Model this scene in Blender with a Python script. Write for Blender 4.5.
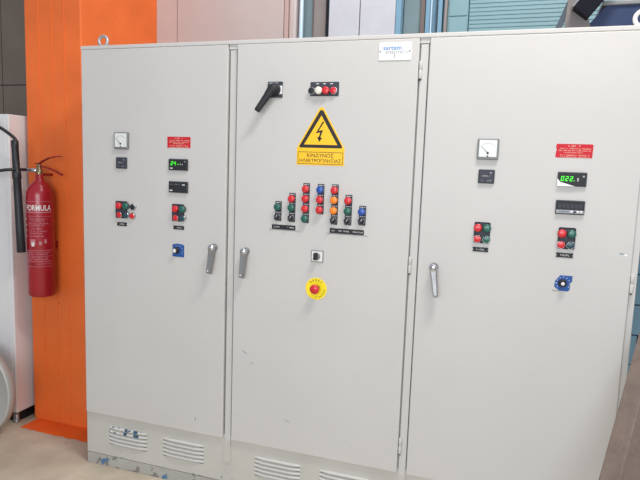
import bpy, bmesh, math, random
from mathutils import Vector, Matrix, Quaternion
random.seed(7)
SC = bpy.context.scene
for o in list(bpy.data.objects): bpy.data.objects.remove(o)
COL = SC.collection

# ------------------------------------------------------------------ camera
yaw, pitch, roll = 0.32013, 0.12399, 0.03525
CAMPOS = Vector((1.9691, -2.3050, 1.5319))
fwd = Vector((-math.sin(yaw)*math.cos(pitch), math.cos(yaw)*math.cos(pitch), -math.sin(pitch)))
r0 = Vector((math.cos(yaw), math.sin(yaw), 0)); u0 = r0.cross(fwd)
rt = r0*math.cos(roll)+u0*math.sin(roll); up = -r0*math.sin(roll)+u0*math.cos(roll)
cam = bpy.data.cameras.new('camera'); camo = bpy.data.objects.new('camera', cam); COL.objects.link(camo)
cam.sensor_width = 36; cam.sensor_fit = 'HORIZONTAL'; cam.lens = 586.0/640*36; cam.clip_start = .05
camo.matrix_world = Matrix(((rt.x, up.x, -fwd.x, CAMPOS.x), (rt.y, up.y, -fwd.y, CAMPOS.y), (rt.z, up.z, -fwd.z, CAMPOS.z), (0, 0, 0, 1)))
SC.camera = camo

# ------------------------------------------------------------------ world, lights, exposure
w = bpy.data.worlds.new('world'); SC.world = w; w.use_nodes = True
bg = w.node_tree.nodes['Background']; bg.inputs[0].default_value = (.86, .88, 1.0, 1); bg.inputs[1].default_value = .50
def area(name, loc, target, sx, sy, power, color):
    l = bpy.data.lights.new(name, 'AREA'); l.shape = 'RECTANGLE'; l.size = sx; l.size_y = sy; l.energy = power; l.color = color
    o = bpy.data.objects.new(name, l); COL.objects.link(o); o.location = loc
    o.rotation_euler = (Vector(target)-Vector(loc)).to_track_quat('-Z', 'Y').to_euler()
    return o
area('overhead_lamp', (2.3, -1.0, 3.8), (1.7, -.1, 1.0), .9, .3, 62, (1.0, .95, .92))
area('window_light', (1.9, -4.3, 1.9), (1.5, .1, .8), 3.0, 1.8, 108, (.88, .94, 1.0))
area('back_lamp', (1.0, -.3, 4.4), (1.0, 1.05, 2.3), 1.4, .4, 16, (1.0, .95, .92))
area('column_side_fill', (4.6, .30, 3.3), (-.2, .8, 2.4), 1.0, .5, 34, (1.0, .97, .93))  # added fill light to brighten the column's right face, not an actual window
vs = SC.view_settings; vs.view_transform = 'Standard'; vs.look = 'None'; vs.gamma = 1; vs.use_curve_mapping = False
vs.exposure = -0.08

# ------------------------------------------------------------------ materials
def s2l(c):
    f = lambda v: v/12.92 if v <= .04045 else ((v+.055)/1.055)**2.4
    return tuple(f(v/255) for v in c)+(1,)
MC = {}
def mat(name, rgb, rough=.5, metal=0, var=0, vscale=6, bump=0, bscale=200, emit=None, coat=0, spec=None, chips=None):
    if name in MC: return MC[name]
    m = bpy.data.materials.new(name); m.use_nodes = True; MC[name] = m
    N = m.node_tree.nodes; L = m.node_tree.links; b = N['Principled BSDF']
    base = s2l(rgb)
    b.inputs['Base Color'].default_value = base; b.inputs['Roughness'].default_value = rough; b.inputs['Metallic'].default_value = metal
    if coat: b.inputs['Coat Weight'].default_value = coat
    if spec is not None: b.inputs['Specular IOR Level'].default_value = spec
    if emit: b.inputs['Emission Color'].default_value = s2l(emit[0]); b.inputs['Emission Strength'].default_value = emit[1]
    tc = N.new('ShaderNodeNewGeometry'); col = None
    if var or chips:
        n = N.new('ShaderNodeTexNoise'); n.inputs['Scale'].default_value = vscale; n.inputs['Detail'].default_value = 5
        L.new(tc.outputs['Position'], n.inputs['Vector'])
        r = N.new('ShaderNodeValToRGB'); r.color_ramp.elements[0].position = .3; r.color_ramp.elements[1].position = .7
        r.color_ramp.elements[0].color = tuple(max(0, x*(1-var)) for x in base[:3])+(1,)
        r.color_ramp.elements[1].color = tuple(min(1, x*(1+var)) for x in base[:3])+(1,)
        L.new(n.outputs['Fac'], r.inputs['Fac']); col = r.outputs['Color']
    for (cc, scale, th, zlim) in (chips or []):
        n2 = N.new('ShaderNodeTexNoise'); n2.inputs['Scale'].default_value = scale; n2.inputs['Detail'].default_value = 4
        L.new(tc.outputs['Position'], n2.inputs['Vector'])
        fac = n2.outputs['Fac']
        if zlim:      # wear grows where boots and mops knock the metal
            sep = N.new('ShaderNodeSeparateXYZ'); L.new(tc.outputs['Position'], sep.inputs[0])
            mr = N.new('ShaderNodeMapRange'); mr.inputs[1].default_value = 0; mr.inputs[2].default_value = zlim
            mr.inputs[3].default_value = .14; mr.inputs[4].default_value = 0; L.new(sep.outputs['Z'], mr.inputs[0])
            ad = N.new('ShaderNodeMath'); ad.operation = 'ADD'; L.new(fac, ad.inputs[0]); L.new(mr.outputs[0], ad.inputs[1]); fac = ad.outputs[0]
        gt = N.new('ShaderNodeMath'); gt.operation = 'GREATER_THAN'; gt.inputs[1].default_value = th; L.new(fac, gt.inputs[0])
        mx = N.new('ShaderNodeMixRGB'); L.new(gt.outputs[0], mx.inputs[0]); L.new(col, mx.inputs[1]); mx.inputs[2].default_value = s2l(cc)
        col = mx.outputs[0]
    if col: L.new(col, b.inputs['Base Color'])
    if bump:
        n = N.new('ShaderNodeTexNoise'); n.inputs['Scale'].default_value = bscale; n.inputs['Detail'].default_value = 3
        L.new(tc.outputs['Position'], n.inputs['Vector'])
        bp = N.new('ShaderNodeBump'); bp.inputs['Strength'].default_value = bump; bp.inputs['Distance'].default_value = .004
        L.new(n.outputs['Fac'], bp.inputs['Height']); L.new(bp.outputs[0], b.inputs['Normal'])
    return m
CAB = mat('cabinet_paint', (198, 196, 191), .55, var=.025, vscale=2.5, bump=.06, bscale=260, chips=[((74, 104, 128), 34, .80, 0)])
PLI = mat('plinth_paint', (192, 190, 182), .5, var=.05, vscale=5, bump=.08, bscale=120, chips=[((84, 120, 150), 24, .745, .10), ((120, 116, 110), 30, .74, .07)])
BASEM = mat('base_frame_paint', (172, 170, 163), .6, var=.08, vscale=9, bump=.15, bscale=90, chips=[((128, 124, 118), 30, .66, .05), ((80, 118, 152), 19, .72, .05)])
LOUV = mat('louver_paint', (206, 204, 197), .4)
CHIP = mat('chipped_louver_paint', (206, 204, 197), .5, var=.02, chips=[((52, 92, 118), 16, .54, 0), ((236, 236, 232), 30, .62, 0)])
SLOT = mat('louver_slot', (120, 120, 118), .7)
DARK = mat('dark_gap', (38, 38, 38), .8)
BLK = mat('black_plastic', (30, 31, 35), .6)
BLK2 = mat('dark_grey_plastic', (62, 64, 70), .6)
LEG = mat('legend_plate', (54, 57, 66), .6)
CHR = mat('chrome', (205, 207, 210), .2, 1)
ZINC = mat('zinc_handle', (150, 150, 150), .36, .7)
RED = mat('red_cap', (206, 34, 40), .3, coat=.3)
GRN = mat('green_cap', (22, 92, 78), .3, coat=.3)
BLU = mat('blue_cap', (26, 76, 160), .3, coat=.3)
ORG = mat('orange_cap', (240, 132, 20), .3, coat=.3)
WHT = mat('white_cap', (226, 222, 208), .35)
TEAL = mat('dark_teal_lens', (40, 74, 84), .25)
YEL = mat('sign_yellow', (250, 196, 22), .4)
YEL2 = mat('stop_yellow', (250, 224, 30), .4)
INK = mat('ink_black', (28, 24, 20), .5)
REDL = mat('label_red', (196, 20, 38), .65)
CREAM = mat('label_print', (244, 214, 190), .5)
WHP = mat('white_print', (226, 224, 220), .5)
DIAL = mat('dial_face', (222, 224, 220), .4)
GREYF = mat('meter_frame', (122, 123, 122), .5, .1)
LED = mat('green_led', (60, 230, 40), .4, emit=((70, 255, 40), .8))
LEDW = mat('pale_led', (200, 215, 205), .4, emit=((200, 220, 210), .5))
BLP = mat('blue_plate', (28, 80, 150), .6, var=.06, vscale=60)
NAMEP = mat('name_plate', (226, 226, 222), .3)
NBLUE = mat('print_blue', (40, 124, 196), .4)
NGREY = mat('print_grey', (150, 154, 160), .4)
ORP = mat('orange_wall_paint', (236, 112, 44), .55, var=.10, vscale=3.2, bump=.35, bscale=46, chips=[((150, 52, 20), 26, .74, 0)])
ORR = mat('orange_ridge', (238, 118, 52), .55)
CONC = mat('raw_concrete', (122, 112, 101), .85, var=.10, vscale=4, bump=.35, bscale=50)
JOINT = mat('joint_dark', (44, 40, 38), .9)
PINK = mat('pink_beige_sheet', (192, 180, 175), .32, var=.06, vscale=2.6, bump=.05, bscale=30)
PINKD = mat('pink_beige_edge', (194, 168, 160), .35)
LGREY = mat('light_grey_sheet', (192, 194, 200), .5, var=.05, vscale=9, bump=.12, bscale=60)
GREYW = mat('grey_reveal', (140, 132, 128), .7, var=.05, vscale=6)
GREYT = mat('teal_grey_reveal', (116, 136, 140), .6, var=.05, vscale=6)
BRN = mat('brown_grey_post', (110, 98, 92), .6)
PIPE = mat('pale_blue_pipe', (196, 222, 238), .25, .2)
BLF = mat('blue_frame', (116, 156, 178), .4)
SLAT = mat('teal_slat', (122, 156, 162), .4, var=.04, vscale=8)
BLOCK = mat('blue_block_paint', (110, 146, 164), .6, var=.08, vscale=9, bump=.25, bscale=70)
MORT = mat('blue_mortar', (52, 78, 96), .8)
WOOD = mat('weathered_wood', (118, 104, 94), .8, var=.14, vscale=22, bump=.5, bscale=90, chips=[((206, 190, 150), 40, .77, 0)])
APPF = mat('white_enamel', (226, 226, 224), .35, var=.01)
PLAS = mat('black_rubber', (22, 22, 24), .5)
EXTR = mat('extinguisher_red', (160, 20, 34), .33, var=.08, vscale=14, coat=.4)
EXTD = mat('dark_red_lever', (140, 24, 28), .35)
BRASS = mat('brass', (150, 136, 104), .35, .8)
HOSE = mat('horn_black', (34, 37, 40), .45)
LABM = mat('label_rose', (190, 120, 130), .45)
STEEL = mat('brushed_plate', (186, 186, 180), .5, .25, var=.05, vscale=5)
NAVY = mat('navy_plastic', (20, 42, 80), .6, var=.08, vscale=20)
NAVB = mat('navy_black', (12, 15, 24), .8, spec=.2)
BRGR = mat('brown_grey_plate', (112, 106, 104), .6, .2)
STRT = mat('dark_strut', (66, 76, 84), .5, .4)
EYEW = mat('eye_bolt_zinc', (186, 186, 186), .35, .6)
EYEP = mat('eye_bolt_paint', (220, 218, 214), .4)
REDR = mat('red_strip', (170, 40, 50), .4)

# floor: pale screed, with the orange wall paint carried a hand's width onto it
def floor_mat():
    m = bpy.data.materials.new('floor_screed'); m.use_nodes = True
    N = m.node_tree.nodes; L = m.node_tree.links; b = N['Principled BSDF']; b.inputs['Roughness'].default_value = .6
    g = N.new('ShaderNodeNewGeometry')
    n = N.new('ShaderNodeTexNoise'); n.inputs['Scale'].default_value = 3.5; n.inputs['Detail'].default_value = 8; L.new(g.outputs['Position'], n.inputs['Vector'])
    r = N.new('ShaderNodeValToRGB'); r.color_ramp.elements[0].position = .32; r.color_ramp.elements[1].position = .72
    r.color_ramp.elements[0].color = s2l((174, 160, 138)); r.color_ramp.elements[1].color = s2l((210, 198, 176)); L.new(n.outputs['Fac'], r.inputs['Fac'])
    v = N.new('ShaderNodeTexNoise'); v.inputs['Scale'].default_value = 34; L.new(g.outputs['Position'], v.inputs['Vector'])
    gt = N.new('ShaderNodeMath'); gt.operation = 'GREATER_THAN'; gt.inputs[1].default_value = .74; L.new(v.outputs['Fac'], gt.inputs[0])
    mx = N.new('ShaderNodeMixRGB'); L.new(gt.outputs[0], mx.inputs[0]); L.new(r.outputs[0], mx.inputs[1]); mx.inputs[2].default_value = s2l((120, 104, 92)); L.new(mx.outputs[0], b.inputs['Base Color'])
    bp = N.new('ShaderNodeBump'); bp.inputs['Strength'].default_value = .2; bp.inputs['Distance'].default_value = .004; L.new(v.outputs['Fac'], bp.inputs['Height']); L.new(bp.outputs[0], b.inputs['Normal'])
    return m
FLOOR = floor_mat()
ORFL = mat('orange_floor_paint', (240, 104, 36), .5, var=.08, vscale=8, bump=.1, bscale=60)

# ------------------------------------------------------------------ mesh builder
class MB:
    def __init__(s): s.bm = bmesh.new(); s.ms = []
    def mi(s, m):
        if m not in s.ms: s.ms.append(m)
        return s.ms.index(m)
    def _fin(s, verts, m, smooth=False):
        i = s.mi(m)
        for f in {f for v in verts for f in v.link_faces}: f.material_index = i; f.smooth = smooth
    def box(s, x0, x1, y0, y1, z0, z1, m, bev=0, seg=2):
        c = Matrix.Translation(((x0+x1)/2, (y0+y1)/2, (z0+z1)/2)) @ Matrix.Diagonal((x1-x0, y1-y0, z1-z0, 1))
        v = bmesh.ops.create_cube(s.bm, size=1, matrix=c)['verts']; s._fin(v, m)
        if bev:
            es = list({e for a in v for e in a.link_edges})
            r = bmesh.ops.bevel(s.bm, geom=es, offset=bev, segments=seg, profile=.5, affect='EDGES')
            i = s.mi(m)
            for f in r['faces']: f.material_index = i
    def lathe(s, prof, origin, axis, m, n=24, smooth=True, ms=None):
        # prof: (radius, height) pairs along the axis; ms: a material per ring of faces
        q = Vector((0, 0, 1)).rotation_difference(Vector(axis).normalized()); o = Vector(origin); rings = []
        for r, h in prof:
            if r < 1e-6: rings.append([s.bm.verts.new(o+q@Vector((0, 0, h)))])
            else: rings.append([s.bm.verts.new(o+q@Vector((r*math.cos(2*math.pi*k/n), r*math.sin(2*math.pi*k/n), h))) for k in range(n)])
        for j in range(len(rings)-1):
            a, b = rings[j], rings[j+1]; mi = s.mi(ms[j] if ms else m)
            for k in range(n):
                k2 = (k+1) % n
                vs_ = [a[k % len(a)], a[k2 % len(a)], b[k2 % len(b)], b[k % len(b)]]; vs_ = list(dict.fromkeys(vs_))
                if len(vs_) > 2:
                    f = s.bm.faces.new(vs_); f.material_index = mi; f.smooth = smooth
        if len(rings[0]) > 1: f = s.bm.faces.new(rings[0][::-1]); f.material_index = s.mi(ms[0] if ms else m)
        if len(rings[-1]) > 1: f = s.bm.faces.new(rings[-1]); f.material_index = s.mi(ms[-1] if ms else m)
    def tube(s, pts, r, m, n=10, sub=6, closed=False):
        P = [Vector(p) for p in pts]
        R = r if isinstance(r, (list, tuple)) else [r]*len(P)
        Q, RR = [], []
        cnt = len(P) if closed else len(P)-1
        if sub > 1:
            for i in range(cnt):
                g = (lambda j: P[j % len(P)]) if closed else (lambda j: P[max(0, min(len(P)-1, j))])
                p0, p1, p2, p3 = g(i-1), g(i), g(i+1), g(i+2)
                for k in range(sub):
                    t = k/sub
                    Q.append(.5*((2*p1)+(p2-p0)*t+(2*p0-5*p1+4*p2-p3)*t*t+(3*p1-p0-3*p2+p3)*t**3)); RR.append(R[i]+(R[(i+1) % len(R)]-R[i])*t)
            if not closed: Q.append(P[-1]); RR.append(R[-1])
        else: Q, RR = P, list(R)
        rings = []; prev = None; M = len(Q)
        for i, p in enumerate(Q):
            d = ((Q[(i+1) % M]-Q[i-1]) if closed else (Q[min(M-1, i+1)]-Q[max(0, i-1)])).normalized()
            if prev is None: a = d.orthogonal().normalized()
            else: a = (prev-d*prev.dot(d)).normalized()
            prev = a; b = d.cross(a)
            rings.append([s.bm.verts.new(p+(a*math.cos(2*math.pi*k/n)+b*math.sin(2*math.pi*k/n))*RR[i]) for k in range(n)])
        mi = s.mi(m)
        for i in range(M if closed else M-1):
            A, B = rings[i], rings[(i+1) % M]
            for k in range(n):
                f = s.bm.faces.new([A[k], A[(k+1) % n], B[(k+1) % n], B[k]]); f.material_index = mi; f.smooth = True
        if not closed:
            for rr in (rings[0][::-1], rings[-1]): f = s.bm.faces.new(rr); f.material_index = mi
    def prism(s, poly, y0, y1, m):     # polygon in XZ, extruded along Y
        a = [s.bm.verts.new((x, y0, z)) for x, z in poly]; b = [s.bm.verts.new((x, y1, z)) for x, z in poly]; mi = s.mi(m); n = len(poly)
        fs = [s.bm.faces.new(a), s.bm.faces.new(b[::-1])]+[s.bm.faces.new([a[k], b[k], b[(k+1) % n], a[(k+1) % n]]) for k in range(n)]
        for f in fs: f.material_index = mi
        bmesh.ops.recalc_face_normals(s.bm, faces=fs)
    def text(s, txt, size, fn, m, align='CENTER', bold=0, space=1, sx=1, depth=.0003):
        c = bpy.data.curves.new('t', 'FONT'); c.body = txt; c.size = size; c.align_x = align; c.align_y = 'CENTER'; c.offset = bold; c.space_character = space; c.resolution_u = 3; c.extrude = depth
        o = bpy.data.objects.new('t', c); me = bpy.data.meshes.new_from_object(o)
        mi = s.mi(m); vs_ = [s.bm.verts.new(fn(v.co.x*sx, v.co.y, v.co.z)) for v in me.vertices]
        for p in me.polygons:
            try: f = s.bm.faces.new([vs_[i] for i in p.vertices]); f.material_index = mi
            except ValueError: pass
        bpy.data.objects.remove(o); bpy.data.curves.remove(c); bpy.data.meshes.remove(me)
    def build(s, name, parent=None, loc=(0, 0, 0), kind=None, label=None):
        me = bpy.data.meshes.new(name); s.bm.to_mesh(me); s.bm.free()
        for m in s.ms: me.materials.append(m)
        o = bpy.data.objects.new(name, me); COL.objects.link(o); put(o, parent, loc)
        if kind: o['kind'] = kind
        if label: o['label'] = label
        return o
WL = {}
def put(o, parent, loc):               # loc is in world space; parents carry no rotation
    p = WL[parent.name] if parent else Vector((0, 0, 0))
    o.parent = parent; o.location = Vector(loc)-p; WL[o.name] = Vector(loc)
    return o
def dup(o, parent, loc, label=None):
    c = o.copy(); COL.objects.link(c); put(c, parent, loc)
    for k in ('label',):
        if k in c: del c[k]
    if label: c['label'] = label
    return c
def thing(name, loc, label, cat, group=None):
    o = bpy.data.objects.new(name, None); COL.objects.link(o); put(o, None, loc); o.empty_display_size = .1
    o['label'] = label; o['category'] = cat
    if group: o['group'] = group
    return o
def flat(x, z, y):                     # text on a face that looks towards -Y
    return lambda a, b, c: Vector((x+a, y-c, z+b))

# ------------------------------------------------------------------ the room
YB = 1.05
m = MB(); m.box(-3.2, 5.0, -4.5, YB+.2, -.06, 0, FLOOR); FL = m.build('floor', kind='structure')
m = MB(); edge = []
n = 26
for k in range(n+1):
    t = k/n; edge.append((-.615+t*.60, .185-.012*t+random.uniform(-.006, .006)))
bm = m.bm; top = [bm.verts.new((x, y, .0012)) for x, y in edge]; bk = [bm.verts.new((x, .45, .0012)) for x, y in edge]
for k in range(n):
    f = bm.faces.new([top[k], top[k+1], bk[k+1], bk[k]]); f.material_index = m.mi(ORFL)
m.build('floor_paint_strip', FL, label='orange wall paint spread onto the floor')

m = MB(); m.box(-3.2, 5.0, YB+.02, YB+.2, 0, 3.4, MORT); WB = m.build('wall_back', kind='structure')
# raw concrete panels, left of the column
for (xa, xb) in ((-3.2, -1.586), (-1.58, -.2)):
    for (za, zb) in ((0, 2.031), (2.037, 3.4)):
        m = MB(); m.box(xa, xb, YB, YB+.02, za, zb, CONC, .002, 1); m.build('concrete_panel', WB, (0, 0, 0))
# blue painted blocks behind and to the right of the cabinet
m = MB(); m.box(.003, .397, 0, .02, .003, .157, BLOCK, .003, 1); proto = None
for r in range(13):
    z = -.084+r*.1602+.0
    for c in range(7):
        x = 2.02+c*.4+(.2 if r % 2 else 0)-.2
        if z < 0: continue
        if proto is None: proto = m.build('block', WB, (x, YB-.004, z))
        else: dup(proto, WB, (x, YB-.004+random.uniform(-.0015, .0015), z))
m = MB(); m.box(2.0, 5, YB-.012, YB+.02, 0, .074, MORT); m.build('baseboard_back', kind='structure')
m = MB(); m.box(1.62, 5.0, YB-.0005, YB+.02, 2.0, 3.4, BLOCK, 0); m.build('upper_wall', WB)

# orange column with the marks of its shutter boards
CX0, CX1, CY0 = -.636, -.262, .31
m = MB(); m.box(CX0, CX1, CY0, YB+.03, 0, 3.4, ORP, .006, 2); CO = m.build('wall_column', kind='structure', label='orange painted concrete column with board marks')
m = MB(); m.box(-.0013, .0013, -.0022, .001, 0, 3.4, ORR); proto = m.build('board_ridge', CO, (-.543, CY0, 0))
for x in (-.453, -.37): dup(proto, CO, (x, CY0, 0))

# pink-beige sheet door between the column and the next frame
D1 = MB(); D1.box(-.262, .70, YB-.03, YB, 0, 3.4, PINKD); D1 = D1.build('door_1', kind='structure')
m = MB(); m.box(-.108, .606, YB-.062, YB-.03, 0, 3.4, PINK, .004, 2); m.build('door_leaf', D1)
m = MB(); m.box(-.262, -.114, YB-.056, YB-.03, 0, 3.4, PINK, .003, 2); m.build('side_panel', D1)
m = MB(); m.box(.612, .640, YB-.07, YB-.03, 0, 3.4, PINKD, .003, 2); m.box(.645, .690, YB-.085, YB-.03, 0, 3.4, PINK, .014, 4); m.build('door_jamb', D1)
m = MB(); m.tube([(0, 0, 0), (0, 0, 3.4)], .0125, PIPE, 16, 1)
for z in (.6, 1.7, 2.8): m.box(-.02, .02, -.004, .045, z, z+.03, PIPE, .002)
o = m.build('vertical_pipe', None, (.716, YB-.06, 0)); o['label'] = 'thin pale blue vertical pipe beside the pink beige door'; o['category'] = 'pipe'
m = MB(); m.box(.70, .775, YB-.012, YB+.02, 0, 3.4, GREYT); m.box(.775, .85, YB-.02, YB+.02, 0, 3.4, GREYW, .002); m.box(.773, .778, YB-.028, YB, 0, 3.4, BRN); m.build('trim_1', kind='structure')

# light grey tall cupboard with two leaves
yc = .95
T = thing('tall_cupboard', (1.08, 1.0, 0), 'light grey tall metal cupboard with two plain doors, behind the white electrical cabinet', 'cupboard')
m = MB(); m.box(.90, 1.275, yc+.018, YB-.03, 0, 3.0, GREYW, .003); m.build('body', T)
m = MB(); m.box(0, .176, 0, .018, .08, 2.98, LGREY, .003); proto = m.build('door', T, (.896, yc, 0))
dup(proto, T, (1.077, yc, 0)).scale = (1.12, 1, 1)
m = MB(); m.box(1.276, 1.305, yc, YB-.03, 0, 3.0, BLF, .003); m.build('side_edge', T, label='pale blue side edge')
m = MB(); m.box(1.305, 1.40, YB-.015, YB+.02, 0, 3.4, GREYT); m.box(1.40, 1.425, YB-.04, YB+.02, 0, 3.4, BRN, .003); m.build('trim_2', kind='structure')

# teal shutter with its blue frame
W1 = MB(); W1.box(1.425, 1.56, YB-.01, YB+.02, 1.2, 3.3, BLF); W1 = W1.build('window_1', kind='structure')
for x0, x1, d, mm in ((1.43, 1.455, .05, BLF), (1.458, 1.466, .06, PIPE), (1.486, 1.494, .045, STRT), (1.497, 1.52, .055, BLF), (1.533, 1.546, .07, GREYW)):
    m = MB(); m.box(x0, x1, YB-d, YB, 1.2, 3.3, mm, .002); m.build('frame_bar', W1)
m = MB(); m.box(1.548, 1.655, YB-.03, YB, 1.2, 3.3, SLAT)
for z in (2.27, 2.36, 2.45, 2.54): m.box(1.553, 1.65, YB-.036, YB-.03, z, z+.082, SLAT, .003)
m.build('guide_panel', W1)
m = MB()
for k in range(62):
    z = 2.0+k*.021
    m.prism([(1.66, z), (2.75, z), (2.75, z+.0205), (1.66, z+.0205)], YB-.026, YB-.018, SLAT)
    m.box(1.66, 2.75, YB-.0295, YB-.02, z, z+.0175, SLAT, .002, 1)
m.build('shutter_slats', W1, kind='stuff')

# ------------------------------------------------------------------ electrical cabinet
CABX = 2.40
K = thing('electrical_cabinet', (1.2, .25, 0), 'large pale grey three-door electrical control cabinet with coloured buttons on its doors', 'cabinet')
YF = .022
m = MB()
m.box(-.003, CABX, YF+.004, .45, .055, 2.046, CAB, .003)
m.box(-.003, .02, YF, .45, .055, 2.046, CAB, .002); m.box(2.378, CABX, YF, .45, .055, 2.046, CAB, .002)
for xc in (.7862, 1.5973): m.box(xc-.0150, xc+.0150, YF-.012, YF+.01, .19, 2.012, CAB, .002); m.box(xc-.0190, xc+.0190, YF-.014, YF+.01, 2.0135, 2.034, CAB, .001)
m.build('body', K)
m = MB(); m.box(-.002, CABX, .001, .45, 2.0335, 2.05, CAB, .003, 3); m.build('top_cover', K)
m = MB(); m.box(-.006, CABX, YF-.008, .05, .058, .290, PLI, .002); PL = m.build('plinth', K)
m = MB(); m.box(-.006, CABX, YF-.0075, .45, 0, .055, BASEM, .002); m.build('base_frame', K, label='scuffed base frame with chipped paint showing blue')
for xc in (.7862, 1.5973):
    m = MB(); m.prism([(-.022, -.055), (.019, -.055), (.0150, .05), (-.0150, .05)], YF-.014, YF+.003, PLI); m.build('seam_cover', K, (xc, 0, .215))
# louvres pressed into the plinth, five to each vent
def louv(mm):
    m = MB(); L_ = .222; bm = m.bm; n = 10; rows = []
    for k in range(n+1):
        t = k/n; e = min(1, 6*min(t, 1-t)+.05); x = t*L_
        rows.append([bm.verts.new((x, 0, .0075)), bm.verts.new((x, -.007*e, .004)), bm.verts.new((x, -.0085*e, -.003)), bm.verts.new((x, -.0005, -.0055))])
    for k in range(n):
        for j in range(3):
            f = bm.faces.new([rows[k][j], rows[k][j+1], rows[k+1][j+1], rows[k+1][j]]); f.smooth = j < 2; f.material_index = m.mi(mm if j < 2 else SLOT)
    m.box(.004, L_-.004, -.0008, .0005, -.0085, -.0052, SLOT)
    bmesh.ops.recalc_face_normals(bm, faces=bm.faces)
    return m
pn = louv(LOUV); pc = louv(CHIP); pn_o = pc_o = None
for vi, x in enumerate((.128, .439, .924, 1.236, 1.726, 2.036)):
    for j in range(5):
        loc = (x, YF-.0085, .208-j*.0195); ch = vi == 0 and j in (0, 1)
        if ch:
            if pc_o is None: pc_o = pc.build('louver_slat', PL, loc, label='louvre slat with chipped blue paint')
            else: dup(pc_o, PL, loc, 'louvre slat with chipped blue paint')
        else:
            if pn_o is None: pn_o = pn.build('louver_slat', PL, loc)
            else: dup(pn_o, PL, loc)
# doors
DZ0, DZ1 = .275, 2.0325
def door(x0, x1, label):
    m = MB(); m.box(0, x1-x0, 0, .018, 0, DZ1-DZ0, CAB, .0035, 3)
    m.box(.02, x1-x0-.02, .018, .026, .02, DZ1-DZ0-.02, DARK)
    return m.build('door', K, (x0, 0, DZ0), label=label)
DA = door(.002, .7644, 'left door with two digital displays')
DB = door(.8081, 1.5772, 'middle door with the yellow danger sign')
DC = door(1.6175, 2.3747, 'right door with red label and lit green display')

def adj(x, z, h): return (x+h*(1.969-x)/2.3, z+h*(1.532-z)/2.3)   # undo the offset that the item's height causes in measured positions

PR = {}
def item(key, make, name, parent, x, z, label=None, y=0):
    if key not in PR:
        PR[key] = make().build(name, parent, (x, y, z), label=label); return PR[key]
    return dup(PR[key], parent, (x, y, z), label)
OUT = (0, -1, 0)
def mk_lamp(c, R=.0152, h=.020):
    def f():
        m = MB()
        m.lathe([(.0150, 0), (.0155, .004), (.0140, .008)], (0, 0, 0), OUT, BLK2, 24)
        m.lathe([(R-.001, .007), (R, .009), (R, h-.004), (R-.002, h-.001), (R-.006, h), (0, h+.0005)], (0, 0, 0), OUT, c, 24)
        return m
    return f
def mk_push(c):
    def f():
        m = MB()
        m.lathe([(.0155, 0), (.0155, .006), (.0140, .010), (.0132, .0105), (.0130, .006)], (0, 0, 0), OUT, CHR, 24)
        m.lathe([(.0131, .004), (.0131, .0112), (.0115, .012), (0, .012)], (0, 0, 0), OUT, c, 24)
        return m
    return f
def mk_selector():
    m = MB()
    m.lathe([(.0155, 0), (.0155, .006), (.0140, .010), (.0122, .0105), (.0118, .006)], (0, 0, 0), OUT, mat('dark_chrome', (120, 116, 120), .4, .6), 24)
    m.lathe([(.0115, .004), (.0112, .013), (.0100, .014), (0, .014)], (0, 0, 0), OUT, BLK, 24)
    k = MB(); k.box(-.0038, .0038, -.024, -.012, -.0125, .0125, BLK2, .0025, 2)
    k.box(-.0008, .0008, -.0245, -.0238, .002, .0115, WHP)
    bmesh.ops.rotate(k.bm, verts=k.bm.verts, matrix=Matrix.Rotation(math.radians(38), 3, 'Y'))
    base = len(m.ms); me = bpy.data.meshes.new('t'); k.bm.to_mesh(me); k.bm.free()
    for mm in k.ms: m.ms.append(mm)
    nf = len(m.bm.faces); m.bm.from_mesh(me); m.bm.faces.ensure_lookup_table()
    for f in list(m.bm.faces)[nf:]: f.material_index += base
    bpy.data.meshes.remove(me)
    return m
def plate(parent, x0, x1, z0, z1, mm=LEG, name='legend_plate', label=None, bev=.0012, d=.0025, marks=None):
    m = MB(); m.box(x0-(x0+x1)/2, x1-(x0+x1)/2, -d, 0, z0-(z0+z1)/2, z1-(z0+z1)/2, mm, bev, 1)
    for (a, b, c, e) in (marks or []): m.box(a-(x0+x1)/2, b-(x0+x1)/2, -d-.0004, -d, c-(z0+z1)/2, e-(z0+z1)/2, WHP)
    return m.build(name, parent, ((x0+x1)/2, 0, (z0+z1)/2), label=label)
def squiggle(m, x0, x1, z, h, mm, y, rnd):     # a line of print too small to read: a row of letter-sized strokes
    x = x0
    while x < x1:
        wd = rnd.uniform(.3, .8)*h
        if rnd.random() < .16: x += h*.8; continue
        t = rnd.random()
        if t < .4: m.box(x, x+wd*.35, y-.0003, y, z, z+h, mm); m.box(x, x+wd, y-.0003, y, z, z+h*.25, mm)
        elif t < .75: m.box(x, x+wd, y-.0003, y, z+h*.7, z+h, mm); m.box(x+wd*.4, x+wd*.7, y-.0003, y, z, z+h, mm)
        else: m.box(x, x+wd*.3, y-.0003, y, z, z+h, mm); m.box(x+wd*.6, x+wd, y-.0003, y, z, z+h, mm); m.box(x, x+wd, y-.0003, y, z+h*.4, z+h*.6, mm)
        x += wd+h*.22
def nametag(parent, x, z, w_, label=None):
    rnd = random.Random(int(x*1000)); m = MB(); h = .0085
    m.prism([(-w_/2, -h), (w_/2, -h), (w_/2, -h*.35), (w_/2-.004, 0), (w_/2, h*.35), (w_/2, h), (-w_/2, h), (-w_/2, h*.35), (-w_/2+.004, 0), (-w_/2, -h*.35)], -.002, 0, BLK)
    squiggle(m, -w_*.25, w_*.25, -.003, .006, WHP, -.002, rnd)
    return m.build('tag_plate', parent, (x, 0, z), label=label)
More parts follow.
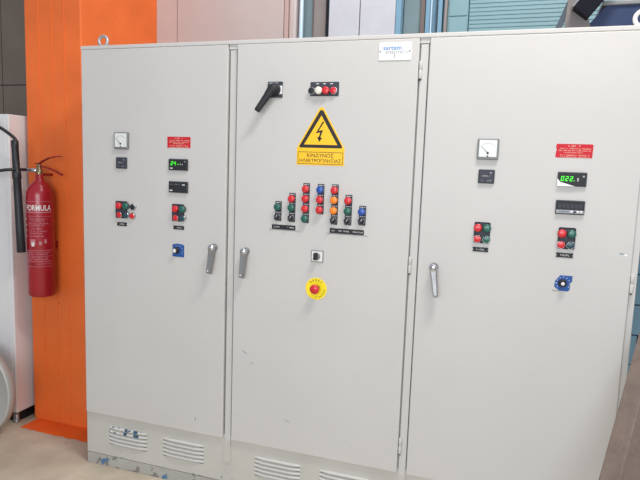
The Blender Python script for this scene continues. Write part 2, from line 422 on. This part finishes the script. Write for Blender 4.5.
# --- middle door button towers
towers = [(1.006, [(1.356, 'g')], 1.314), (1.069, [(1.394, 'r'), (1.356, 'g')], 1.313), (1.131, [(1.438, 'r'), (1.397, 'r'), (1.355, 'r'), (1.313, 'g')], None),
          (1.195, [(1.437, 'b'), (1.396, 'r'), (1.354, 'r')], None), (1.257, [(1.438, 'r'), (1.397, 'o'), (1.354, 'o')], 1.314), (1.317, [(1.398, 'r'), (1.355, 'g')], 1.315), (1.377, [(1.356, 'b')], 1.318)]
CN = dict(r=(RED, 'red pilot light'), g=(GRN, 'dark green pilot light'), b=(BLU, 'blue pilot light'), o=(ORG, 'orange pilot light'))
for x, caps, sel in towers:
    ztop = caps[0][0]; zbot = sel if sel else caps[-1][0]
    for i, (z, _) in enumerate(caps+([(sel, 's')] if sel else [])):
        cx, cz = adj(x, z, .018)
        plate(DB, cx-.0135, cx+.0155, cz-.018, cz+.0245, LEG, marks=[(cx-.009, cx+.004, cz+.0175, cz+.020), (cx+.007, cx+.011, cz+.0175, cz+.020)])
    for z, c in caps:
        cx, cz = adj(x, z, .02); item('lamp'+c, mk_lamp(CN[c][0]), 'pilot_light', DB, cx, cz, CN[c][1], -.0025)
    if sel:
        cx, cz = adj(x, sel, .016); item('sel', mk_selector, 'selector_switch', DB, cx, cz, 'black selector switch with chrome ring', -.0025)
def strip(x0, x1, z0, z1, words):
    m = MB(); xc, zc = (x0+x1)/2, (z0+z1)/2; m.box(x0-xc, x1-xc, -.002, 0, z0-zc, z1-zc, BLK, .001, 1); rnd = random.Random(3)
    for a, b in words: squiggle(m, a-xc, b-xc, -.0025, .0055, WHP, -.002, rnd)
    m.box(x0-xc-.012, x1-xc+.018, -.0012, 0, z0-zc-.003, z0-zc-.0015, GREYF)
    m.build('label_strip', DB, (xc, 0, zc))
strip(.986, 1.094, 1.262, 1.282, [(.995, 1.022), (1.058, 1.088)])
strip(1.246, 1.392, 1.262, 1.283, [(1.254, 1.268), (1.284, 1.330), (1.345, 1.385)])
# four across the top
m = MB(); m.box(-.055, .067, -.003, 0, -.029, .027, LEG, .002, 1)
for a in (-.03, 0, .03): m.box(a, a+.012, -.0036, -.003, .018, .021, WHP)
m.build('button_plate', DB, (1.196, 0, 1.846))
for x, mk, key, lb in ((1.144, mk_push(BLK), 'pk', 'black push button'), (1.176, mk_lamp(WHT), 'pw', 'white pilot light'), (1.206, mk_lamp(RED), 'lampr', 'red pilot light'), (1.238, mk_push(RED), 'pr', 'red push button')):
    cx, cz = adj(x, 1.840, .016); item(key, mk, 'pilot_light' if 'pilot' in lb else 'push_button', DB, cx, cz, lb, -.003)
# danger sign
m = MB(); R = .006
m.prism([(-.103, .104), (.103, .104), (.103, .038), (-.103, .038)], -.0006, 0, YEL)
def tri(xc, zt, zb, hw): return [(xc-hw, zb), (xc+hw, zb), (xc+.004, zt), (xc-.004, zt)]
m.prism([(-.102, .100), (-.096, .100), (0, .100), (.096, .100), (.104, .102), (.104, .107), (.010, .268), (0, .274), (-.010, .268), (-.104, .107)], -.0008, 0, YEL)
m.prism([(-.090, .109), (.090, .109), (.093, .115), (.006, .261), (-.006, .261), (-.093, .115)], -.0011, 0, INK)
m.prism([(-.072, .122), (.072, .122), (0, .240)], -.0014, 0, YEL)
m.prism([(.006, .216), (-.022, .168), (-.003, .172), (-.010, .148), (-.003, .147), (.009, .182), (-.010, .178), (.013, .214)], -.0017, 0, INK)
m.prism([(-.016, .153), (-.006, .133), (.006, .150)], -.0017, 0, INK)
for a, b, c, d in ((-.098, .098, .0905, .0925), (-.098, .098, .0425, .0445), (-.098, -.096, .0425, .0925), (.096, .098, .0425, .0925)): m.box(a, b, -.0010, -.0006, c, d, INK)
m.text('KIN\u0394YNO\u03a3', .0215, flat(.0, .0775, -.0008), INK, bold=0, sx=1.05)
m.text('H\u039bEKTPO\u03a0\u039bH\u039eIA\u03a3', .0205, flat(.0, .0560, -.0008), INK, bold=0, sx=1.0)
m.build('danger_sign', DB, (1.193, 0, 1.5), label='yellow triangle electric shock warning sign')
# name plate
m = MB(); m.box(-.064, .064, -.003, 0, -.034, .034, NAMEP, .001, 1)
m.text('sartem', .024, flat(-.010, .013, -.0031), NBLUE, bold=.0002, sx=1.1)
m.text('SPEEDTECH', .0145, flat(.008, -.004, -.0031), NGREY, bold=0, sx=1.2)
m.box(-.0008, .0012, -.0034, -.003, -.024, -.011, INK)
for x in (-.058, .058): m.lathe([(.0028, 0), (.0026, .001), (0, .0013)], (x, -.003, 0), OUT, STRT, 10)
m.build('name_plate', DB, (1.4835, 0, 1.985), label='small white maker name plate with blue lettering')
# main switch
m = MB(); m.box(-.033, .034, -.006, 0, -.032, .033, LEG, .002, 1)
m.lathe([(.027, .004), (.026, .016), (.020, .018)], (.0, 0, 0), OUT, BLK, 24)
m.box(.018, .034, -.0068, -.006, -.018, .016, NAMEP)
m.box(-.026, .014, -.0068, -.006, .024, .029, NGREY)
SWB = m.build('rotary_base', DB, (.986, 0, 1.8435), label='black square base of the main switch')
m = MB(); a = Vector((.0, -.030, .004)); b = Vector((-.061, -.050, -.092)); d = (b-a).normalized()
m.lathe([(.019, .014), (.021, .018), (.020, .038), (.012, .044), (0, .045)], (0, 0, 0), OUT, BLK, 24)
side = d.cross(Vector((0, 1, 0))).normalized(); bm = m.bm; rows = []
for t, wd, th in ((-.08, .010, .014), (.0, .017, .018), (.15, .016, .018), (.35, .0135, .015), (.7, .012, .013), (.93, .0115, .012), (1.0, .009, .009)):
    c = a.lerp(b, t); n_ = d.cross(side).normalized()
    rows.append([bm.verts.new(c+side*wd*1.15*math.cos(q)+n_*th*.8*math.sin(q)) for q in [math.pi*2*k/12 for k in range(12)]])
for i in range(len(rows)-1):
    for k in range(12):
        f = bm.faces.new([rows[i][k], rows[i][(k+1) % 12], rows[i+1][(k+1) % 12], rows[i+1][k]]); f.smooth = True; f.material_index = m.mi(BLK)
bm.faces.new(rows[0][::-1]).material_index = m.mi(BLK); bm.faces.new(rows[-1]).material_index = m.mi(BLK)
bmesh.ops.recalc_face_normals(bm, faces=bm.faces)
m.build('switch_handle', DB, (.986, 0, 1.8435), label='long black rotary handle of the main switch')
# key switch
m = MB(); m.box(-.027, .027, -.004, 0, -.025, .025, GREYF, .002, 1); m.box(-.0235, .0235, -.006, -.004, -.0215, .0215, NAMEP, .0015, 1)
m.lathe([(.015, .004), (.014, .010), (.010, .011), (0, .011)], (0, 0, 0), OUT, GREYF, 20)
m.build('key_switch', DB, (1.196, 0, 1.160), label='grey square key switch')
m = MB(); m.box(-.0075, .0075, -.030, -.010, -.0135, .0165, BLK, .003, 2); m.build('switch_key', DB, (1.194, 0, 1.160), label='black key lever')
# emergency stop
m = MB(); m.lathe([(.047, 0), (.047, .0012), (0, .0013)], (0, 0, 0), OUT, YEL2, 40, False)
def arc(txt, R_, a0, step, size, flip=1):
    for i, ch in enumerate(txt):
        an = math.radians(a0-step*i)
        def fn(a, b, c, an=an):
            q = an-math.pi/2
            return Vector((R_*math.cos(an)+a*math.cos(q)-b*math.sin(q), -.0013-c, R_*math.sin(an)+a*math.sin(q)+b*math.cos(q)))
        m.text(ch, size, fn, INK)
arc('ARRET', .0365, 132, 20, .0125)
arc("URGENCE", .0365, -4, 14, .0095)
m.build('stop_legend', DB, (1.1955, 0, 1.021), label='round yellow emergency stop legend')
m = MB(); m.lathe([(.013, 0), (.013, .012), (.016, .013), (.015, .022)], (0, 0, 0), OUT, BLK2, 24)
m.lathe([(.012, .022), (.0195, .025), (.0205, .030), (.0195, .036), (.014, .040), (0, .0415)], (0, 0, 0), OUT, RED, 28)
cx, cz = adj(1.186, 1.016, .036); m.build('mushroom_button', DB, (cx, 0, cz), label='red mushroom head emergency stop button')

# --- instruments on the outer doors
def meter(parent, x, z):
    m = MB(); h = .0385
    m.box(-h, h, -.012, 0, -h, h, GREYF, .003, 2); m.box(-.0320, .0320, -.0135, -.012, -.029, .0335, DIAL, .001, 1)
    y = -.0137
    for i in range(17):
        an = math.radians(135-i*90/16); r1, r2 = .034, (.0385 if i % 4 == 0 else .0365)
        p, q = Vector((math.cos(an), math.sin(an))), None
        pts = [(r1*p.x-.0004, -.014+r1*p.y), (r1*p.x+.0004, -.014+r1*p.y), (r2*p.x+.0004, -.014+r2*p.y), (r2*p.x-.0004, -.014+r2*p.y)]
        m.prism(pts, y-.0002, y+.0003, INK)
    an = math.radians(134); p = Vector((math.cos(an), math.sin(an))); n_ = Vector((-p.y, p.x))*.0008; o_ = Vector((0, -.014))
    a_, b_ = o_+p*-.004, o_+p*.036
    m.prism([tuple(a_-n_), tuple(b_-n_*.4), tuple(b_+n_*.4), tuple(a_+n_)], y-.0018, y-.0008, INK)
    m.lathe([(.0042, 0), (.0040, .002), (0, .0025)], (0, y, -.014), OUT, BLK, 14)
    m.lathe([(.0030, 0), (.0024, .0012), (0, .0014)], (0, y, -.026), OUT, STRT, 12)
    return m.build('analog_meter', parent, (x, 0, z), label='square analogue meter with white dial and needle')
def counter(parent, x, z):
    m = MB(); m.box(-.0295, .0295, -.008, 0, -.026, .026, BLK2, .003, 2); m.box(-.027, .027, -.0086, -.008, -.023, .023, LEG, .001, 1); rnd = random.Random(5)
    m.box(-.018, .012, -.0092, -.0086, -.004, .009, BLK)
    squiggle(m, -.016, .012, -.002, .008, NGREY, -.0092, rnd); squiggle(m, -.020, .018, -.018, .006, NGREY, -.0086, rnd); m.box(.012, .019, -.009, -.0086, .012, .017, NGREY)
    return m.build('hour_counter', parent, (x, 0, z), label='small dark square hour counter')
for P, x in ((DA, .2185), (DC, 1.855)):
    cx, cz = adj(x, 1.620, .012); meter(P, cx, cz)
    cx, cz = adj(x+.001, 1.518, .008); counter(P, cx, cz)
def red_label(parent, x, z, w_, peel):
    rnd = random.Random(9); m = MB(); h = .0245; W = w_/2
    if peel: poly = [(-W, -h*.9), (-W*.9, -h), (W*.98, -h), (W, h*.85), (W*.93, h), (-W*.96, h), (-W, h*.6), (-W*.95, h*.1), (-W*.985, -h*.3)]
    else: poly = [(-W, -h), (W, -h), (W, h), (-W, h)]
    m.prism(poly, -.0008, 0, REDL)
    squiggle(m, -.020, .018, h-.0105, .0065, CREAM, -.0008, rnd)
    for i, (a, b) in enumerate(((-.78, .9), (-.85, .86), (-.5, .45), (-.8, .8), (-.7, .82))):
        squiggle(m, W*a, W*b, h-.0185-i*.0070-(.002 if i > 2 else 0), .0034, CREAM, -.0008, rnd)
    m.build('warning_label', parent, (x, 0, z), label='red warning label with pale print')
red_label(DA, .527, 1.6185, .118, False); red_label(DC, 2.1535, 1.6205, .124, True)
SEG = {'0': 'abcdef', '1': 'bc', '2': 'abged', '4': 'fgbc', '5': 'afgcd', '8': 'abcdefg'}
def seg(m, txt, x, z, h, mm, y, gap=1.35):
    w_ = h*.55; t = h*.13
    for ch in txt:
        if ch == '.': m.box(x-t*.4, x+t*.8, y-.0003, y, z, z+t*1.2, mm); x += t*2.2; continue
        B = dict(a=(0, w_, h-t, h), g=(0, w_, h/2-t/2, h/2+t/2), d=(0, w_, 0, t), f=(0, t, h/2, h), b=(w_-t, w_, h/2, h), e=(0, t, 0, h/2), c=(w_-t, w_, 0, h/2))
        for k in SEG[ch]:
            a, b, c, d = B[k]; sh = .12
            m.prism([(x+a+c*sh, z+c), (x+b+c*sh, z+c), (x+b+d*sh, z+d), (x+a+d*sh, z+d)], y-.0003, y, mm)
        x += w_*gap+t
def display(parent, x, z, kind, label):
    m = MB(); rnd = random.Random(len(kind)); m.box(-.049, .049, -.009, 0, -.0255, .0255, BLK2, .003, 2); m.box(-.045, .045, -.0097, -.009, -.0215, .0215, BLK, .001, 1); y = -.0099
    if kind == 'lit_right':
        seg(m, '022.', -.038, -.007, .017, LED, y); seg(m, '5', .016, -.006, .010, LEDW, y); m.box(.034, .041, y-.0003, y, .008, .014, NGREY)
        m.prism([(-.049, -.0255), (.012, -.0255), (-.010, -.019), (-.040, -.010), (-.049, .002)], -.0104, -.009, NAMEP)
    elif kind == 'lit_left':
        seg(m, '24', -.036, -.003, .017, LED, y); m.box(-.001, .003, y-.0003, y, 0, .004, LED); squiggle(m, .012, .026, -.001, .007, LEDW, y, rnd); m.box(-.040, -.026, y-.0003, y, -.018, -.014, WHP); m.box(.032, .039, y-.0003, y, .012, .016, NGREY)
    elif kind == 'dark_left':
        squiggle(m, -.040, .008, .010, .004, NGREY, y, rnd); m.box(.022, .036, y-.0003, y, .009, .013, WHP); m.box(-.042, -.028, y-.0003, y, -.018, -.013, WHP)
    else:
        m.box(-.046, .046, y-.0006, y, -.0215, -.0095, NGREY, .0005, 1)
        for i in range(4): m.lathe([(.0045, 0), (.004, .0015), (0, .002)], (.006+i*.0105, y-.0006, -.0155), OUT, WHP if i != 1 else BLK2, 12)
        squiggle(m, -.042, -.006, -.0175, .004, INK, y-.0006, rnd)
        for i in range(6): m.box(-.040+i*.014, -.031+i*.014, y-.0002, y, -.002, .012, LEG)
    return m.build('digital_display', parent, (x, 0, z), label=label)
display(DA, .5275, 1.5195, 'lit_left', 'digital display with green digits'); display(DA, .5285, 1.4195, 'dark_left', 'unlit digital display')
display(DC, 2.1540, 1.5195, 'lit_right', 'digital display with green digits and a pale peeling corner'); display(DC, 2.1555, 1.4180, 'keys', 'dark display with a row of small keys')
# push button groups
def group4(parent, x0, x1, z0, z1, cols):
    plate(parent, x0-.013, x1+.013, z1-.014, z0+.023, LEG, 'button_plate', None, .004)
    for i, (x, z) in enumerate(((x0, z0), (x1, z0), (x0, z1), (x1, z1))):
        key, mk, nm, lb = cols[i]; cx, cz = adj(x, z, .016); item(key, mk, nm, parent, cx, cz, lb, -.0025)
LR = ('lampr', mk_lamp(RED), 'pilot_light', 'red pilot light'); PRD = ('pr', mk_push(RED), 'push_button', 'red push button')
LG = ('lampg', mk_lamp(GRN), 'pilot_light', 'dark green pilot light'); PT = ('pt', mk_push(TEAL), 'push_button', 'dark teal push button'); PG = ('pg', mk_push(GRN), 'push_button', 'dark green push button')
group4(DA, .203, .241, 1.318, 1.275, (LR, LG, PRD, PT)); group4(DA, .508, .543, 1.320, 1.279, (LR, LG, PRD, PT))
group4(DC, 1.838, 1.871, 1.322, 1.279, (LR, LG, PRD, PG)); group4(DC, 2.137, 2.170, 1.321, 1.279, (LR, LG, PRD, PT))
cx, cz = adj(.279, 1.316, .012); item('pk', None, 'push_button', DA, cx, cz, 'black push button'); cx, cz = adj(.276, 1.274, .012); item('pr', None, 'push_button', DA, cx, cz, 'red push button')
nametag(DA, .2235, 1.233, .054); nametag(DA, .529, 1.2365, .056); nametag(DC, 1.853, 1.240, .058); nametag(DC, 2.1515, 1.242, .058)
# blue potentiometers
def pot(parent, x, z, odd):
    m = MB()
    if odd:
        m.prism([(-.030, .004), (-.012, .029), (.030, .029), (.030, .010), (.024, .002), (.024, -.022), (.018, -.029), (-.010, -.029), (-.029, -.016), (-.030, -.004), (-.024, 0)], -.0015, 0, BLP)
        m.box(-.036, -.010, -.001, 0, -.0315, -.0295, GREYF)
    else: m.prism([(-.030, -.029), (.030, -.029), (.030, .026), (.008, .031), (-.010, .031), (-.030, .027)], -.0015, 0, BLP)
    for i in range(9):
        an = math.radians(215-i*31); r = .0225
        m.box(r*math.cos(an)-.0010, r*math.cos(an)+.0010, -.0018, -.0014, r*math.sin(an)-.0018, r*math.sin(an)+.0018, WHP)
    m.build('dial_plate', parent, (x, 0, z), label='blue printed dial plate')
    k = MB(); k.lathe([(.0155, .001), (.0150, .006), (.0115, .008), (.0105, .020), (.0095, .022)], (0, 0, 0), OUT, BLK, 20)
    k.lathe([((.0105 if not odd else .0065), .021), (.006, .0235), (0, .024)], (0, 0, 0), OUT, WHP, 20)
    a, b = adj(x-(0.004 if not odd else 0), z, .002); k.build('dial_knob', parent, (a-(.006 if not odd else .002), 0, b), label='black knob with pale centre')
pot(DA, .5275, 1.1315, False); pot(DC, 2.155, 1.138, True)
# --- swing handles
def handle(parent, x, z, tilt, label):
    def mk():
        m = MB()
        m.lathe([(.0150, 0), (.0155, .004), (.0120, .008), (.0115, .024), (.0085, .027)], (0, 0, 0), OUT, ZINC, 20)
        m.lathe([(.0115, .022), (.0150, .026), (.0152, .038), (.0125, .042), (0, .043)], (0, 0, 0), OUT, CHR, 20)
        bm = m.bm; rows = []
        for t, wd, yf, yb in ((.0, .0125, -.040, -.026), (.1, .0120, -.041, -.026), (.5, .0100, -.045, -.029), (.85, .0095, -.050, -.036), (.97, .0090, -.051, -.040), (1.0, .0075, -.050, -.042)):
            zz = -t*.112
            rows.append([bm.verts.new(v) for v in ((-wd, yb, zz), (-wd, yf+.003, zz), (-wd+.003, yf, zz), (wd-.003, yf, zz), (wd, yf+.003, zz), (wd, yb, zz))])
        for i in range(len(rows)-1):
            for k in range(6):
                f = bm.faces.new([rows[i][k], rows[i][(k+1) % 6], rows[i+1][(k+1) % 6], rows[i+1][k]]); f.material_index = m.mi(ZINC)
        for r_ in (rows[0][::-1], rows[-1]): bm.faces.new(r_).material_index = m.mi(ZINC)
        m.lathe([(.004, 0), (.0038, .0015), (0, .002)], (0, -.0505, -.101), OUT, NAMEP, 12)
        pv = [bm.verts.new(v) for v in ((-.010, -.006, .0), (.010, -.006, 0), (.010, -.027, 0), (-.010, -.027, 0), (-.005, -.018, -.118), (.005, -.018, -.118), (.005, -.028, -.118), (-.005, -.028, -.118))]
        for q in ((0, 1, 2, 3), (4, 5, 6, 7), (0, 1, 5, 4), (1, 2, 6, 5), (2, 3, 7, 6), (3, 0, 4, 7)): bm.faces.new([pv[i] for i in q]).material_index = m.mi(ZINC)
        bmesh.ops.recalc_face_normals(bm, faces=bm.faces)
        return m
    o = item('handle', mk, 'door_handle', parent, x, z, label); o.rotation_euler = (0, tilt, 0)
cx, cz = adj(.694, 1.156, .035); handle(DA, cx, cz, math.radians(4), 'grey metal swing handle')
cx, cz = adj(.852, 1.151, .035); handle(DB, cx, cz, math.radians(2), 'grey metal swing handle')
cx, cz = adj(1.678, 1.153, .035); handle(DC, cx, cz, math.radians(-9), 'grey metal swing handle')
# --- paint scratches
def scratch(parent, x, z, w_, h, mm, tilt=0):
    m = MB(); m.prism([(-w_/2, 0), (-w_*.1, -h*.5), (w_/2, -h*.2), (w_*.3, h*.5), (-w_*.2, h*.3)], -.0004, 0, mm)
    o = m.build('paint_scratch', parent, (x, 0, z)); o.rotation_euler = (0, tilt, 0)
CHB = mat('bare_blue_grey', (112, 136, 150), .5); CHW = mat('bare_white', (238, 240, 240), .4)
for P, x, z, w_, h, mm, t in ((DC, 2.338, 1.262, .016, .006, CHB, 0), (DC, 2.352, 1.258, .010, .008, CHW, 0), (DB, .868, .700, .030, .004, CHB, .5), (DB, .905, .655, .022, .003, CHB, .4), (DB, 1.345, .372, .005, .005, CHB, 0), (DA, .622, .345, .004, .022, CHB, .2), (DB, 1.08, .415, .030, .003, CHB, .3), (DC, 2.25, 1.30, .003, .003, CHB, 0)): scratch(P, x, z, w_, h, mm, t)
# --- hinges
def mk_hinge():
    m = MB(); m.lathe([(.0055, -.034), (.0062, -.032), (.0062, -.001), (.0055, 0)], (0, 0, 0), (0, 0, 1), CAB, 14); m.lathe([(.0050, .0005), (.0062, .002), (.0062, .030), (.0050, .032)], (0, 0, 0), (0, 0, 1), CAB, 14)
    m.box(-.006, .006, 0, .020, -.034, .032, CAB, .001, 1); m.lathe([(.0035, -.040), (.0035, -.034)], (0, 0, 0), (0, 0, 1), STRT, 10)
    return m
for x in (1.5855, 2.3815):
    for z in (1.915, 1.157, .395): item('hinge', mk_hinge, 'hinge', K, x, z, None, .002)
# lifting eyes
def eye(x, r, tr, mm, label):
    m = MB(); pts = [(r*math.cos(a), 0, .010+r+r*math.sin(a)) for a in [math.pi*2*k/16 for k in range(16)]]
    m.tube(pts, tr, mm, 10, 2, True); m.lathe([(.014, 0), (.014, .005), (.009, .010), (.007, .014)], (0, 0, 0), (0, 0, 1), mm, 16)
    m.build('lifting_eye', K, (x, .07, 2.05), label=label)
eye(.072, .0235, .0072, EYEW, 'grey zinc lifting eye'); eye(2.345, .0265, .0080, EYEP, 'pale painted lifting eye')

# ------------------------------------------------------------------ things lying on the cabinet
ZT = 2.0502
B = thing('blue_case', (2.33, .3, ZT), 'dark blue plastic case with slanted side and grey rim lying on the cabinet top', 'case')
m = MB(); m.prism([(2.138, ZT), (2.62, ZT), (2.62, ZT+.118), (2.235, ZT+.118)], .20, .43, NAVY); m.build('shell', B)
m = MB(); m.box(2.222, 2.64, .190, .434, ZT+.1185, ZT+.134, GREYF, .003, 2); m.build('rim', B, label='light grey rim')
m = MB(); m.box(2.26, 2.39, .188, .199, ZT, ZT+.010, REDR, .003, 2); o = m.build('red_cable_cover', None, (0, 0, 0)); o['label'] = 'thin red strip lying on the cabinet top before the blue case'; o['category'] = 'strip'
G = thing('equipment_bracket', (2.13, .19, ZT), 'brown grey bracket holding a tilted navy black box beside the blue case', 'bracket')
m = MB(); m.prism([(2.096, ZT), (2.160, ZT), (2.186, 2.095), (2.176, 2.13), (2.150, 2.24), (2.106, 2.28), (2.096, 2.12)], .186, .194, BRGR); m.box(2.09, 2.148, .17, .194, ZT, ZT+.005, BRGR, .001); m.build('plate', G)
m = MB(); m.prism([(2.118, 2.154), (2.170, 2.114), (2.262, 2.232), (2.210, 2.272)], .125, .186, NAVB); m.build('box', G, label='navy black box')
m = MB(); m.prism([(2.113, 2.156), (2.118, 2.152), (2.210, 2.271), (2.205, 2.275)], .124, .188, GREYF); m.build('box_edge', G, label='pale edge strip')
m = MB(); m.prism([(2.047, ZT), (2.071, ZT), (2.164, ZT+.26), (2.143, ZT+.26)], .1965, .215, STRT); o = m.build('diagonal_strut', None, (0, 0, 0)); o['label'] = 'dark grey diagonal strut rising from the cabinet top before the teal shutter'; o['category'] = 'strut'
m = MB(); m.box(2.070, 2.092, .15, .18, ZT, ZT+.028, NAMEP, .006, 2); o = m.build('white_block', None, (0, 0, 0)); o['label'] = 'small whitish block at the foot of the diagonal strut'; o['category'] = 'block'

# ------------------------------------------------------------------ weathered timber leaning at the right corner
a = Vector((2.416, -.02, .94)); b = Vector((2.268, -.38, .494)); d = (a-b).normalized()
foot = b-d*(b.z/d.z); L_ = 1.62
m = MB(); m.box(0, .072, 0, .098, 0, L_, WOOD, .004, 2)
x_ = Vector((.55, -.82, 0)); x_ = (x_-d*x_.dot(d)).normalized(); y_ = d.cross(x_)
M3 = Matrix((x_, y_, d)).transposed()
for v in m.bm.verts: v.co = M3 @ v.co
mz = min(v.co.z for v in m.bm.verts)
o = m.build('wood_plank', None, (foot.x, foot.y, foot.z-mz)); o['label'] = 'weathered brown timber leaning against the right corner of the cabinet'; o['category'] = 'plank'

# ------------------------------------------------------------------ white appliance at the left
A = thing('white_locker', (-.98, .35, 0), 'tall white enamel locker with black plinth, left of the orange column', 'locker')
m = MB(); m.box(-1.30, -.668, .215, .60, .062, 1.757, APPF, .006, 3); m.build('body', A)
m = MB(); m.box(-1.29, -.688, .240, .59, 0.0, .062, PLAS); m.build('plinth', A, label='black recessed plinth')
m = MB(); m.box(-1.296, -.69, .2125, .2155, .09, 1.74, APPF, .001, 1); m.build('front_panel', A)
for x in (-.695, -1.27):
    m = MB(); m.lathe([(.021, 0), (.022, .006), (.016, .012), (.015, .064)], (0, 0, 0), (0, 0, 1), ZINC, 16); m.build('leg', A, (x, .236, 0), label='pale levelling foot')

# grey metal disc standing before the locker
R_ = .258
m = MB(); m.lathe([(R_-.006, 0), (R_, .004), (R_, .046), (R_-.003, .050), (R_-.008, .051), (R_-.012, .048), (.10, .047), (0, .047)], (0, 0, 0), OUT, STEEL, 72)
o = m.build('metal_disc', None, (-.775, .07, R_)); o['label'] = 'round grey metal disc standing on the floor before the white locker'; o['category'] = 'disc'

# ------------------------------------------------------------------ fire extinguisher
EX, EY = -.472, .222
F = thing('fire_extinguisher', (EX, EY, .765), 'red fire extinguisher with black horn hung on the orange column', 'fire extinguisher')
m = MB(); rr = .071
m.lathe([(rr-.012, 0), (rr-.004, .003), (rr, .012), (rr, .543), (rr-.003, .568), (rr-.012, .593), (rr-.028, .614), (.026, .628), (.021, .638), (.020, .663)], (0, 0, 0), (0, 0, 1), EXTR, 40)
m.build('cylinder', F, (EX, EY, .777))
m = MB(); a0 = math.atan2(CAMPOS.y-EY, CAMPOS.x-EX)-.22
def cyl(z, off=0):
    def f(a, b, c):
        an = a0+(a+off)/rr; R2 = rr+.0004+max(0, c)
        return Vector((R2*math.cos(an), R2*math.sin(an), z+b))
    return f
def ring(z, h, a, b, mm):
    n = 20; f0 = cyl(z); mi = m.mi(mm); bm = m.bm
    A_ = [bm.verts.new(f0(a+(b-a)*k/n, 0, .0002)) for k in range(n+1)]; B_ = [bm.verts.new(f0(a+(b-a)*k/n, h, .0002)) for k in range(n+1)]
    for k in range(n): bm.faces.new([A_[k], A_[k+1], B_[k+1], B_[k]]).material_index = mi
m.text('FORMULA', .042, cyl(.497, .003), WHP, bold=.0006, sx=.72)
for z, h in ((.531, .002), (.472, .0055), (.452, .0015), (.410, .001), (.268, .0025), (.238, .002), (.208, .0025), (.196, .002), (.181, .002)): ring(z, h, -.085, .075, LABM)
rnd = random.Random(2)
def line(z, a, b, h, mm=LABM):
    x = a
    while x < b:
        wd = rnd.uniform(.4, 1.0)*h
        if rnd.random() > .15: ring(z, h*rnd.choice((1, .7)), x, x+wd, mm)
        x += wd+h*.4
for z, a, b in ((.437, -.045, .05), (.427, -.03, .035), (.414, -.045, .052), (.401, -.045, .035), (.385, -.045, .02), (.372, -.045, .045), (.360, -.04, .02), (.345, -.045, .03), (.256, -.06, .06), (.247, -.06, .05), (.228, -.07, .06), (.218, -.07, .05)): line(z, a, b, .005)
for z in (.43, .40, .37, .34): line(z, -.078, -.066, .011, WHP)
ring(.300, .030, -.040, -.012, LABM); ring(.292, .022, -.034, -.018, WHP); ring(.300, .018, .006, .020, LABM); ring(.308, .022, .032, .044, LABM); ring(.186, .016, -.055, -.012, EXTD)
m.build('label_print', F, (EX, EY, .765), label='pale printed label reading FORMULA')
m = MB(); m.lathe([(.016, 0), (.018, .006), (.018, .030), (.013, .034), (.013, .060), (.008, .066)], (0, 0, 0), (0, 0, 1), BRASS, 18); m.lathe([(.009, 0), (.011, .004), (.011, .014)], (0, 0, .022), (1, -.2, 0), BRASS, 14)
m.build('valve', F, (EX, EY, 1.430), label='brass valve')
def strap(pts, wd, tk, mm, name, lb):
    m = MB(); P = [Vector(p) for p in pts]; rows = []
    for i, p in enumerate(P):
        d = (P[min(len(P)-1, i+1)]-P[max(0, i-1)]).normalized(); s_ = Vector((0, 1, 0)); n_ = d.cross(s_).normalized()
        rows.append([m.bm.verts.new(p+s_*wd*u+n_*tk*v) for u, v in ((-1, -.4), (-1, 1), (1, 1), (1, -.4))])
    for i in range(len(P)-1):
        for k in range(4): m.bm.faces.new([rows[i][k], rows[i][(k+1) % 4], rows[i+1][(k+1) % 4], rows[i+1][k]]).material_index = m.mi(mm)
    for r_ in (rows[0], rows[-1]): m.bm.faces.new(r_).material_index = m.mi(mm)
    bmesh.ops.recalc_face_normals(m.bm, faces=m.bm.faces)
    m.build(name, F, (EX, EY, 1.430), label=lb)
strap([(-.022, 0, .066), (.005, 0, .068), (.03, 0, .082), (.07, 0, .098), (.11, 0, .106), (.145, 0, .108)], .009, .0035, EXTD, 'squeeze_lever', 'dark red upper lever')
strap([(-.015, 0, .050), (.02, 0, .052), (.06, 0, .044), (.11, 0, .028), (.150, 0, .010)], .009, .004, EXTD, 'carry_handle', 'dark red carrying handle')
m = MB(); m.lathe([(.010, 0), (.0115, .004), (.0115, .030), (.0085, .034), (.0080, .062)], (0, 0, 0), (-1, -.45, .02), CHR, 16); m.build('hose_coupling', F, (EX-.010, EY-.004, 1.460), label='chrome hose coupling')
HX, HY = -.547, .148
m = MB(); m.tube([(-.534, .190, 1.462), (-.560, .112, 1.461), (-.62, .095, 1.452), (-.76, .110, 1.430), (-.90, .110, 1.430), (-1.04, .110, 1.49), (-1.07, .110, 1.59), (-.98, .112, 1.685), (-.82, .115, 1.715), (-.71, .120, 1.707), (-.63, .132, 1.675), (HX-.012, HY, 1.625), (HX-.010, HY, 1.60)], .0085, HOSE, 12, 6)
m.build('hose', F, (0, 0, 0))
m = MB(); m.lathe([(.020, 0), (.0225, .003), (.0215, .12), (.0205, .30), (.0200, .39), (.0225, .395), (.0225, .43), (.0190, .435), (.0180, .56), (.0190, .565), (.0190, .592), (.012, .598)], (0, 0, 0), (-.040, 0, 1), HOSE, 20)
m.build('discharge_horn', F, (HX+.012, HY, 1.020), label='black discharge horn')
m = MB(); m.box(-.035, .035, EY+.062-EY, CY0-EY+.001, -.02, .02, EXTD, .002); m.build('wall_bracket', F, (EX, EY, 1.05), label='dark red wall bracket')
m = MB(); m.box(-.010, .010, .018, CY0-EY+.001, -.006, .006, EXTD, .002); m.build('hanging_hook', F, (EX, EY, 1.438), label='dark red hook behind the valve')
